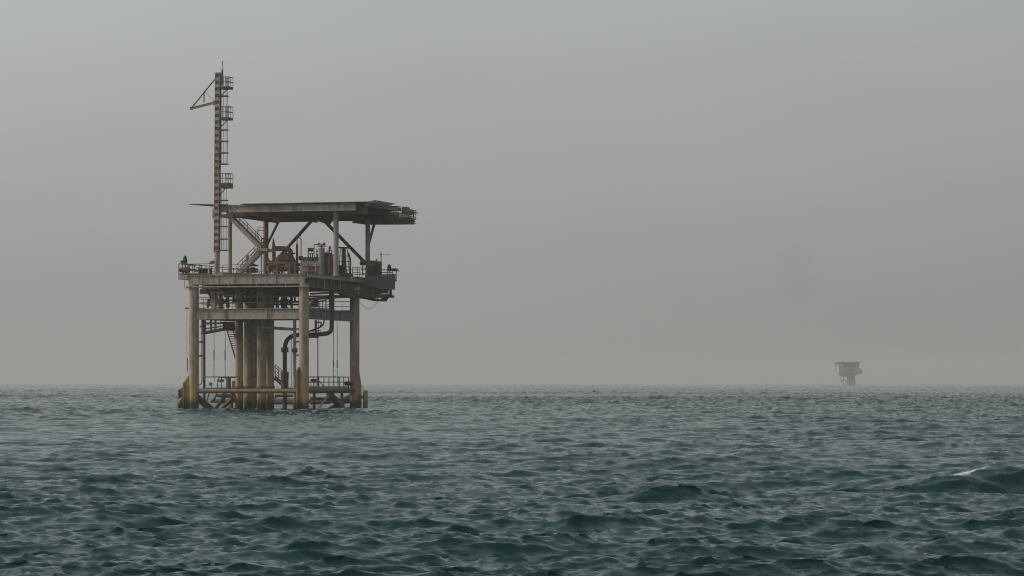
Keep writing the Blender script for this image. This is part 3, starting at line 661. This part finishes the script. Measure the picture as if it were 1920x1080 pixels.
# winch house at rear right
t = thing('winch_cabin', fy(699,515,17.4), 'small cabinet with blue-grey lid beside the rear right column, behind the grey wind panel', 'cabinet')
m = MB(); m.box((fy(690,515,17).x,16.9,ZD-.1),(fy(708,515,17).x,18.0,fy(700,497,17).z)); m.box(fy(692,503,16.85),fy(700,513,16.9)); m.build('cabin_body', M['dark'], t)
m = MB(); m.prism([fy(693,488,17),fy(706,489,17),fy(710.5,492,17),fy(709.5,498,17),fy(691,496,17)],(0,1.1,0)); m.build('lid', M['blue'], t)
m = MB(); m.cbox(fy(711,504,17),(.3,.3,1.2)); m.cbox(fy(706,486.8,17.2),(.14,.14,.2)); m.build('side_box', M['dark'], t)
# small thin pole
a = fy(714.5,516,17.0)
t = thing('antenna_pole', a, 'slim dark pole with a thin grey crossbar near the right end of the deck', 'antenna')
m = MB(); m.tube((a.x,17,ZD-.1),fy(714.5,473,17.0),.055,n=8); m.tube((a.x,17,ZD-.1),fy(714.5,500,17),.09,n=8); m.build('pole', M['dark'], t)
m = MB(); m.tube(fy(711,477.6,17),fy(732,477.8,17),.022,n=6); m.build('crossbar', M['rail'], t)
# small valve group left of the landing post
t = thing('valve_station', fy(476,513,8), 'cluster of small dark valves on the deck beneath the staircase landing', 'valves')
m = MB(); m.tube(fy(464,512,8),fy(464,483,8),.16,n=8); m.path([fy(463,497,8),fy(463,478,8)],.22,8,.08); m.build('stand_pipe', M['under'], t)
m = MB()
for py in (497,504,509): m.tube(fy(460,py,8),fy(484,py+1,8),.09,n=6); m.cbox(fy(474,py,8),(.5,.3,.3))
m.build('valve_bank', M['dark'], t)

# swing ropes ------------------------------------------------------
def rope(px, p0, p1, k0, k1, y, label):
    a, b = fy(px,p0,y), fy(px+.6,p1,y)
    t = thing('swing_rope', b, label, 'rope', 'knotted swing ropes hanging under the cellar deck')
    m = MB(); m.path([a,a.lerp(b,.35)+Vector((.02,0,0)),a.lerp(b,.7)+Vector((-.02,0,0)),b],.030,6); m.build('rope_line', M['rope'], t)
    m = MB(); m.tube(fy(px+.2,k0,y),fy(px+.3,k1,y),.062,n=8); m.build('grip_sleeve', M['rope'], t)
    m = MB(); z = fy(px,k1,y).z-.5
    while z > b.z: m.ball((b.x,y,z),.055,.055,.06,8,5); z -= .48
    m.build('knots', M['rope'], t)
rope(401,622,716,656,676,2.2,'knotted rope hanging left of the steep stair, nearer the left leg')
rope(421.8,616,711,656,676,2.6,'knotted rope hanging directly left of the steep stair')
rope(625,604,722,676,688,13,'knotted rope right of the big curved riser, left one of the pair')
rope(632,604,722,676,690,14,'knotted rope nearer the rear right leg, right one of the pair')

# ------------------------------------------------------------------ distant platform
FD = 2780.0; fs = FD/FOC
far = bpy.data.objects.new('offshore_platform', None); COL.objects.link(far)
far.location = ((1590-960)*fs, FD, 0); far.rotation_euler = (0,0,R(6))
tag(far, 'small hazy platform with a flat top on a stout column, far off on the horizon', 'oil platform')
def X(px): return (px-1590)*fs
def Z(py): return EYE+(HOR-py)*fs
def fbox(m, x0, x1, p0, p1, d=12, yo=0): return m.box((X(x0),yo-d/2,Z(p1)),(X(x1),yo+d/2,Z(p0)))
m = MB(); fbox(m,1563,1611,678.3,680.2,22); fbox(m,1567,1609,680.2,683,14); m.prism([(X(1562),-11,Z(679)),(X(1564),-11,Z(679.8)),(X(1564),11,Z(679.8)),(X(1562),11,Z(679))],(0,0,.2)); m.build('helideck', M['far'], far)
m = MB(); fbox(m,1569,1608,683,684.3,16)
for px in (1570,1578,1586,1595,1603,1607): m.bar((X(px),-7,Z(679.8)),(X(px),-7,Z(700)),.7,.7); m.bar((X(px),7,Z(679.8)),(X(px),7,Z(700)),.7,.7)
for px in (1570,1586,1595): m.bar((X(px),-7,Z(684)),(X(px+8),-7,Z(697)),.5,.5)
m.build('deck_frame', M['far'], far)
m = MB(); fbox(m,1569,1613,697.5,699.2,18); m.prism([(X(1596),-9,Z(690)),(X(1612),-9,Z(691)),(X(1614),-9,Z(699)),(X(1610),-9,Z(702)),(X(1596),-9,Z(704))],(0,16,0)); m.build('main_deck', M['far'], far)
m = MB(); fbox(m,1583,1608,681.5,697.6,9,2); fbox(m,1571,1583,686,697.6,6,-2); fbox(m,1587,1593,680.5,685,5); m.build('process_module', M['far'], far)
m = MB(); m.prism([(X(1573),-6,Z(699)),(X(1610),-6,Z(699)),(X(1603),-6,Z(704)),(X(1590),-6,Z(706.5)),(X(1578),-6,Z(705.5))],(0,12,0)); m.build('cellar_deck', M['far'], far)
for px, w, y in ((1587.5,1.5,-4),(1592,2.4,-2),(1596,2.4,3),(1600,2.0,-4)):
    m = MB(); m.tube((X(px),y,-3),(X(px-(.3*(px-1594))),y,Z(704)),w*.55+.5,n=12); m.build('leg', M['far'], far)
for px in (1574.5,1579): 
    m = MB(); m.tube((X(px),-4,-3),(X(px),-4,Z(700)),.45,n=8); m.build('riser_pipe', M['far'], far)
m = MB(); m.tube((X(1574),-4,Z(713)),(X(1592),-3,Z(713)),.4,n=8); m.box((X(1585),-5,Z(719)),(X(1601.5),3,Z(713.5))); m.build('boat_landing', M['far'], far)

# ------------------------------------------------------------------ the sea
def cascade(N, L, lmin, lmax, std, seed, wdir, spread, pk=4.0, chop=1.0):
    rg = np.random.RandomState(seed)
    k1 = np.fft.fftfreq(N, 1.0/N)*2*np.pi/L
    kx, ky = np.meshgrid(k1, k1, indexing='ij'); k = np.hypot(kx, ky); k[0,0] = 1e-9
    w = (kx*math.cos(wdir)+ky*math.sin(wdir))/k
    S = k**(-pk)*(np.abs(w)**spread+.04)*np.exp(-(2*np.pi/lmax/k)**4*1.2)*np.exp(-(k*lmin/(2*np.pi))**4)
    S[0,0] = 0; S = np.where(w < 0, S*.15, S)
    H = np.sqrt(S)*(rg.normal(size=k.shape)+1j*rg.normal(size=k.shape))
    h = np.fft.ifft2(H); s = std/h.real.std()
    dx = np.fft.ifft2(1j*kx/k*H).real*s*chop; dy = np.fft.ifft2(1j*ky/k*H).real*s*chop
    return (N, L, h.real*s, dx, dy)
def samp(c, x, y):
    N, L, *F = c; u = (x/L*N) % N; v = (y/L*N) % N
    i = np.floor(u).astype(np.int32); j = np.floor(v).astype(np.int32); a = u-i; b = v-j
    i %= N; j %= N; i1 = (i+1) % N; j1 = (j+1) % N
    return [f[i,j]*(1-a)*(1-b)+f[i1,j]*a*(1-b)+f[i,j1]*(1-a)*b+f[i1,j1]*a*b for f in F]
WD = R(-90+14)
CA = cascade(2048, 331.0, 1.4, 17.0, .095, 11, WD, 7.0, 3.5, .9)
CB = cascade(2048, 89.0, .35, 3.2, .047, 5, WD+.25, 4.5, 3.3, .9)
CC = cascade(1024, 29.0, .10, .8, .0165, 9, WD-.3, 2.2, 3.2, 1.1)
def ridge(x, y, cx, cy, ang, ln, wf, wb, h):
    ca, sa = math.cos(ang), math.sin(ang); u = (x-cx)*ca+(y-cy)*sa; v = -(x-cx)*sa+(y-cy)*ca
    v = v+.12*np.sin(u*2.1)*ln/2
    w = np.where(v < 0, wf, wb); return h*np.exp(-(u/ln)**2)*np.exp(-(v/w)**2)
RG = [(13.6,80.0,R(6),4.2,1.2,3.2,.86),(-8.5,61.5,R(-4),.9,.9,1.6,.20),(3.6,72,R(3),1.6,.9,2,.16),(-4.2,88,R(-5),2.4,1.1,2,.17),
      (1.6,61,R(8),1.1,.7,1.4,.12),(6.5,52,R(5),1.0,.7,1.4,.11),(-10.5,92,R(8),2.4,1.2,2.2,.20),(9,105,R(-4),3,1.3,2.4,.2)]
def sea():
    rs = [4.0]
    while rs[-1] < 5600:
        r = rs[-1]; rs.append(r+(.35 if r < 34 else max(.055, .0015*r)))
    rs = np.array(rs)
    core = np.linspace(-R(15), R(15), 760)
    side = R(15)+np.cumsum(np.linspace(R(.08), R(7), 90)); side = side[side < R(178)]
    an = np.concatenate([-side[::-1], core, side])
    A, Rr = np.meshgrid(an, rs)                         # rows: rings
    x = Rr*np.sin(A); y = Rr*np.cos(A)-4.0
    dr = np.gradient(rs)[:,None]*np.ones_like(x); da = np.gradient(an)[None,:]*Rr
    g = np.maximum(dr, np.where(np.abs(A) < R(15), 0, da))
    def fade(l): return np.clip((l/g-.5)/2.0, 0, 1)
    z = np.zeros_like(x); ox = np.zeros_like(x); oy = np.zeros_like(x)
    gust = 1+.22*np.sin(x*.031+1.3*np.sin(y*.017))+.18*np.sin(y*.023+x*.011+2)
    for c, l in ((CA,22.0),(CB,9.0),(CC,.30)):
        h, a, b = samp(c, x*.76+3.1*l, y*1.04-1.7*l); f = fade(l)*gust*(np.clip(g/.30, 1, 2.1) if c is CB else 1)
        z += h*f; ox += a*f; oy += b*f
    fo = np.zeros_like(x)
    for i, q in enumerate(RG):
        rr_ = ridge(x, y, *q); z += rr_; oy -= rr_*.55
    cx, cy, ang, ln = RG[0][:4]
    u = (x-cx)*math.cos(ang)+(y-cy)*math.sin(ang); v = -(x-cx)*math.sin(ang)+(y-cy)*math.cos(ang)+.12*np.sin(u*2.1)*ln/2
    fo = 1.0*np.exp(-((v+.05)/.17)**2)*np.exp(-((u+1.7)/1.0)**2)
    fo += .8*np.exp(-((v+.05)/.12)**2)*np.exp(-((u-.8)/.12)**2)
    # a little churned water against the rear right leg
    for (lx_, ly_, rad) in ((0.6,13.5,1.6),(-.2,8,1.2),(-12,1.5,.8),(0,-.4,.7),(-12.3,-.5,.8),(1,15.4,1.2),(-5,4,.8)):
        p = to_world(Vector((lx_,ly_,0))); fo += .78*np.exp(-(((x-p.x)/1.3)**2+((y-p.y)/2.4)**2)/rad)
    for (fx_, fy_, q) in ((.66,57.6,.05),(-14,150,.25),(11,118,.12),(-6,96,.10),(19,190,.3),(5,132,.15),(-22,240,.4),(14.9,79.2,.14)):
        fo += .95*np.exp(-((x-fx_)/q/1.8)**2-((y-fy_)/q)**2)
    x = x+ox; y = y+oy
    nr, na = x.shape
    co = np.stack([x, y, z], -1).reshape(-1,3).astype(np.float32)
    co = np.concatenate([co, np.array([[0,-4,0]],np.float32)])
    ii = np.arange(nr-1)[:,None]*na+np.arange(na-1)[None,:]
    q = np.stack([ii, ii+na, ii+na+1, ii+1], -1).reshape(-1,4)
    # close the last wedge behind the camera
    jj = np.arange(nr-1)*na
    q2 = np.stack([jj+na-1, jj+2*na-1, jj+na, jj], -1)
    q = np.concatenate([q, q2])[:, ::-1]
    c0 = len(co)-1; tri = np.array([[c0, i, (i+1) % na] for i in range(na)], np.int64)[:, ::-1]
    me = bpy.data.meshes.new('sea')
    me.vertices.add(len(co)); me.vertices.foreach_set('co', co.ravel())
    loops = np.concatenate([q.ravel(), tri.ravel()]).astype(np.int32)
    me.loops.add(len(loops)); me.loops.foreach_set('vertex_index', loops)
    st = np.concatenate([np.arange(len(q))*4, len(q)*4+np.arange(len(tri))*3]).astype(np.int32)
    me.polygons.add(len(st)); me.polygons.foreach_set('loop_start', st)
    me.polygons.foreach_set('use_smooth', np.ones(len(st), bool))
    at = me.attributes.new('foam', 'FLOAT', 'POINT'); at.data.foreach_set('value', np.append(fo.ravel(), 0).astype(np.float32))
    me.update(calc_edges=True); me.validate()
    o = bpy.data.objects.new('sea', me); COL.objects.link(o); o['kind'] = 'structure'
    print('sea verts', len(co)); return o
so = sea()
m, nt, N, Lk, bs = nodes('sea_water')
bs.inputs['Base Color'].default_value = (.0015,.027,.026,1); bs.inputs['Roughness'].default_value = .09; bs.inputs['IOR'].default_value = 1.333; bs.inputs['Specular Tint'].default_value = (.57,.73,.75,1)
tc = N.new('ShaderNodeTexCoord')
n1 = N.new('ShaderNodeTexNoise'); n1.inputs['Scale'].default_value = 5.0; n1.inputs['Detail'].default_value = 5; n1.inputs['Roughness'].default_value = .6; n1.inputs['Distortion'].default_value = .4
mpn = N.new('ShaderNodeMapping'); mpn.inputs['Scale'].default_value = (.75,1.25,1); Lk.new(tc.outputs['Object'], mpn.inputs[0]); Lk.new(mpn.outputs[0], n1.inputs['Vector'])
n2 = N.new('ShaderNodeTexNoise'); n2.inputs['Scale'].default_value = 1.1; n2.inputs['Detail'].default_value = 3; Lk.new(mpn.outputs[0], n2.inputs['Vector'])
bp = N.new('ShaderNodeBump'); bp.inputs['Strength'].default_value = 1.0; bp.inputs['Distance'].default_value = .014; Lk.new(n1.outputs['Fac'], bp.inputs['Height'])
bp2 = N.new('ShaderNodeBump'); bp2.inputs['Strength'].default_value = 1.0; bp2.inputs['Distance'].default_value = .045; Lk.new(n2.outputs['Fac'], bp2.inputs['Height'])
Lk.new(bp2.outputs[0], bp.inputs['Normal']); Lk.new(bp.outputs[0], bs.inputs['Normal'])
fa = N.new('ShaderNodeAttribute'); fa.attribute_name = 'foam'
n3 = N.new('ShaderNodeTexNoise'); n3.inputs['Scale'].default_value = 13; n3.inputs['Detail'].default_value = 6; n3.inputs['Roughness'].default_value = .7; Lk.new(tc.outputs['Object'], n3.inputs['Vector'])
mu = N.new('ShaderNodeMath'); mu.operation = 'MULTIPLY'; Lk.new(fa.outputs['Fac'], mu.inputs[0]); Lk.new(n3.outputs['Fac'], mu.inputs[1])
rp = N.new('ShaderNodeValToRGB'); rp.color_ramp.elements[0].position = .26; rp.color_ramp.elements[1].position = .36; Lk.new(mu.outputs[0], rp.inputs['Fac'])
mxf = N.new('ShaderNodeMixRGB'); mxf.inputs[1].default_value = (.0015,.027,.026,1); mxf.inputs[2].default_value = (.46,.49,.48,1)
Lk.new(rp.outputs[0], mxf.inputs[0]); Lk.new(mxf.outputs[0], bs.inputs['Base Color'])
mr = N.new('ShaderNodeMapRange'); mr.inputs['To Min'].default_value = .09; mr.inputs['To Max'].default_value = .9; Lk.new(rp.outputs[0], mr.inputs[0]); Lk.new(mr.outputs[0], bs.inputs['Roughness'])
so.data.materials.append(m)

# ------------------------------------------------------------------ haze
def volume_mat(name, col, dens, an=0.0):
    m = bpy.data.materials.new(name); m.use_nodes = True; nt = m.node_tree; nt.nodes.clear()
    out = nt.nodes.new('ShaderNodeOutputMaterial'); pv = nt.nodes.new('ShaderNodeVolumePrincipled')
    pv.inputs['Color'].default_value = (*col,1); pv.inputs['Density'].default_value = dens; pv.inputs['Anisotropy'].default_value = an
    nt.links.new(pv.outputs[0], out.inputs['Volume']); return m
HAZE_D = .00023
me = bpy.data.meshes.new('haze'); b = MB().box((-5700,-5700,-6),(5700,5700,42))
hz = b.build('haze', volume_mat('hazy_air', (.735,.728,.718), HAZE_D)); hz['kind'] = 'stuff'
# thin drift of flare smoke above the far platform
smc = Vector(((1505-960)*fs, FD+60, EYE+(HOR-512)*fs))
b = MB()
for k in (1, .86, .72, .58, .45, .3): b.ball((3*(1-k),0,4*(1-k)), 20*k, 16*k, 30*k, 32, 20)
sm = b.build('smoke', volume_mat('thin_smoke', (.33,.32,.31), .0036)); sm.location = smc; tag(sm, kind='stuff')

# ------------------------------------------------------------------ light
SUN_EL, SUN_AZ = R(34), R(-88)      # azimuth measured from +Y towards +X: left, beyond the platform
sd = Vector((math.sin(SUN_AZ)*math.cos(SUN_EL), math.cos(SUN_AZ)*math.cos(SUN_EL), math.sin(SUN_EL)))
sl = bpy.data.lights.new('sun', 'SUN'); sl.energy = 2.2; sl.angle = R(9); sl.color = (1.0,.91,.76)
s_o = bpy.data.objects.new('sun', sl); COL.objects.link(s_o); s_o.rotation_euler = (-sd).to_track_quat('-Z','Y').to_euler()
wd = bpy.data.worlds.new('World'); SC.world = wd; wd.use_nodes = True; nt = wd.node_tree; N = nt.nodes; Lk = nt.links
bg = N['Background']; bg.inputs['Strength'].default_value = .10
sky = N.new('ShaderNodeTexSky'); sky.sky_type = 'NISHITA'; sky.sun_disc = False; sky.sun_elevation = SUN_EL; sky.sun_rotation = SUN_AZ
sky.dust_density = 6; sky.air_density = 1.5
tc = N.new('ShaderNodeTexCoord'); sp = N.new('ShaderNodeSeparateXYZ'); Lk.new(tc.outputs['Generated'], sp.inputs[0])
cr = N.new('ShaderNodeValToRGB'); Lk.new(sp.outputs['Z'], cr.inputs['Fac']); e = cr.color_ramp
e.elements[0].position = 0.0; e.elements[0].color = (.290,.289,.285,1)
e.elements[1].position = 1.0; e.elements[1].color = (.43,.475,.475,1)
for p, c in ((.03,(.311,.310,.306)),(.075,(.355,.362,.357)),(.13,(.40,.422,.417)),(.24,(.395,.43,.432)),(.45,(.40,.445,.45))):
    q = e.elements.new(p); q.color = (*c,1)
# brighter towards the veiled sun
dt = N.new('ShaderNodeVectorMath'); dt.operation = 'DOT_PRODUCT'; Lk.new(tc.outputs['Generated'], dt.inputs[0]); dt.inputs[1].default_value = sd
gl = N.new('ShaderNodeMapRange'); gl.inputs['From Min'].default_value = -.6; gl.inputs['From Max'].default_value = 1; gl.inputs['To Min'].default_value = 6.6; gl.inputs['To Max'].default_value = 16.5
Lk.new(dt.outputs['Value'], gl.inputs[0])
wn = N.new('ShaderNodeTexNoise'); wn.inputs['Scale'].default_value = 5.0; wn.inputs['Detail'].default_value = 4
wm = N.new('ShaderNodeMapping'); wm.inputs['Scale'].default_value = (1,1,2.6); Lk.new(tc.outputs['Generated'], wm.inputs[0]); Lk.new(wm.outputs[0], wn.inputs['Vector'])
wr = N.new('ShaderNodeMapRange'); wr.inputs['From Min'].default_value = .3; wr.inputs['From Max'].default_value = .7; wr.inputs['To Min'].default_value = .965; wr.inputs['To Max'].default_value = 1.035; Lk.new(wn.outputs['Fac'], wr.inputs[0])
gm = N.new('ShaderNodeMath'); gm.operation = 'MULTIPLY'; Lk.new(gl.outputs[0], gm.inputs[0]); Lk.new(wr.outputs[0], gm.inputs[1])
ml = N.new('ShaderNodeVectorMath'); ml.operation = 'SCALE'; Lk.new(cr.outputs[0], ml.inputs[0]); Lk.new(gm.outputs[0], ml.inputs['Scale'])
mx = N.new('ShaderNodeMixRGB'); mx.inputs[0].default_value = .93; Lk.new(sky.outputs[0], mx.inputs[1]); Lk.new(ml.outputs[0], mx.inputs[2])
Lk.new(mx.outputs[0], bg.inputs['Color'])

# ------------------------------------------------------------------ camera
cam = bpy.data.cameras.new('camera'); co = bpy.data.objects.new('camera', cam); COL.objects.link(co)
cam.sensor_width = 36; cam.lens = FOC/1920*36; cam.shift_y = (HOR-540)/1920; cam.clip_start = .5; cam.clip_end = 20000
co.location = (0,0,EYE); co.rotation_euler = (R(90), R(0.0), 0)
SC.camera = co
SC.view_settings.view_transform = 'Standard'; SC.view_settings.look = 'None'; SC.view_settings.exposure = 0; SC.view_settings.gamma = 1
SC.cycles.use_denoising = True; SC.cycles.pixel_filter_type = 'BLACKMAN_HARRIS'; SC.cycles.filter_width = 1.1; SC.cycles.volume_bounces = 1; SC.cycles.max_bounces = 6; SC.cycles.diffuse_bounces = 3; SC.cycles.glossy_bounces = 3
for o in bpy.data.objects:
    if '_o' in o: del o['_o']
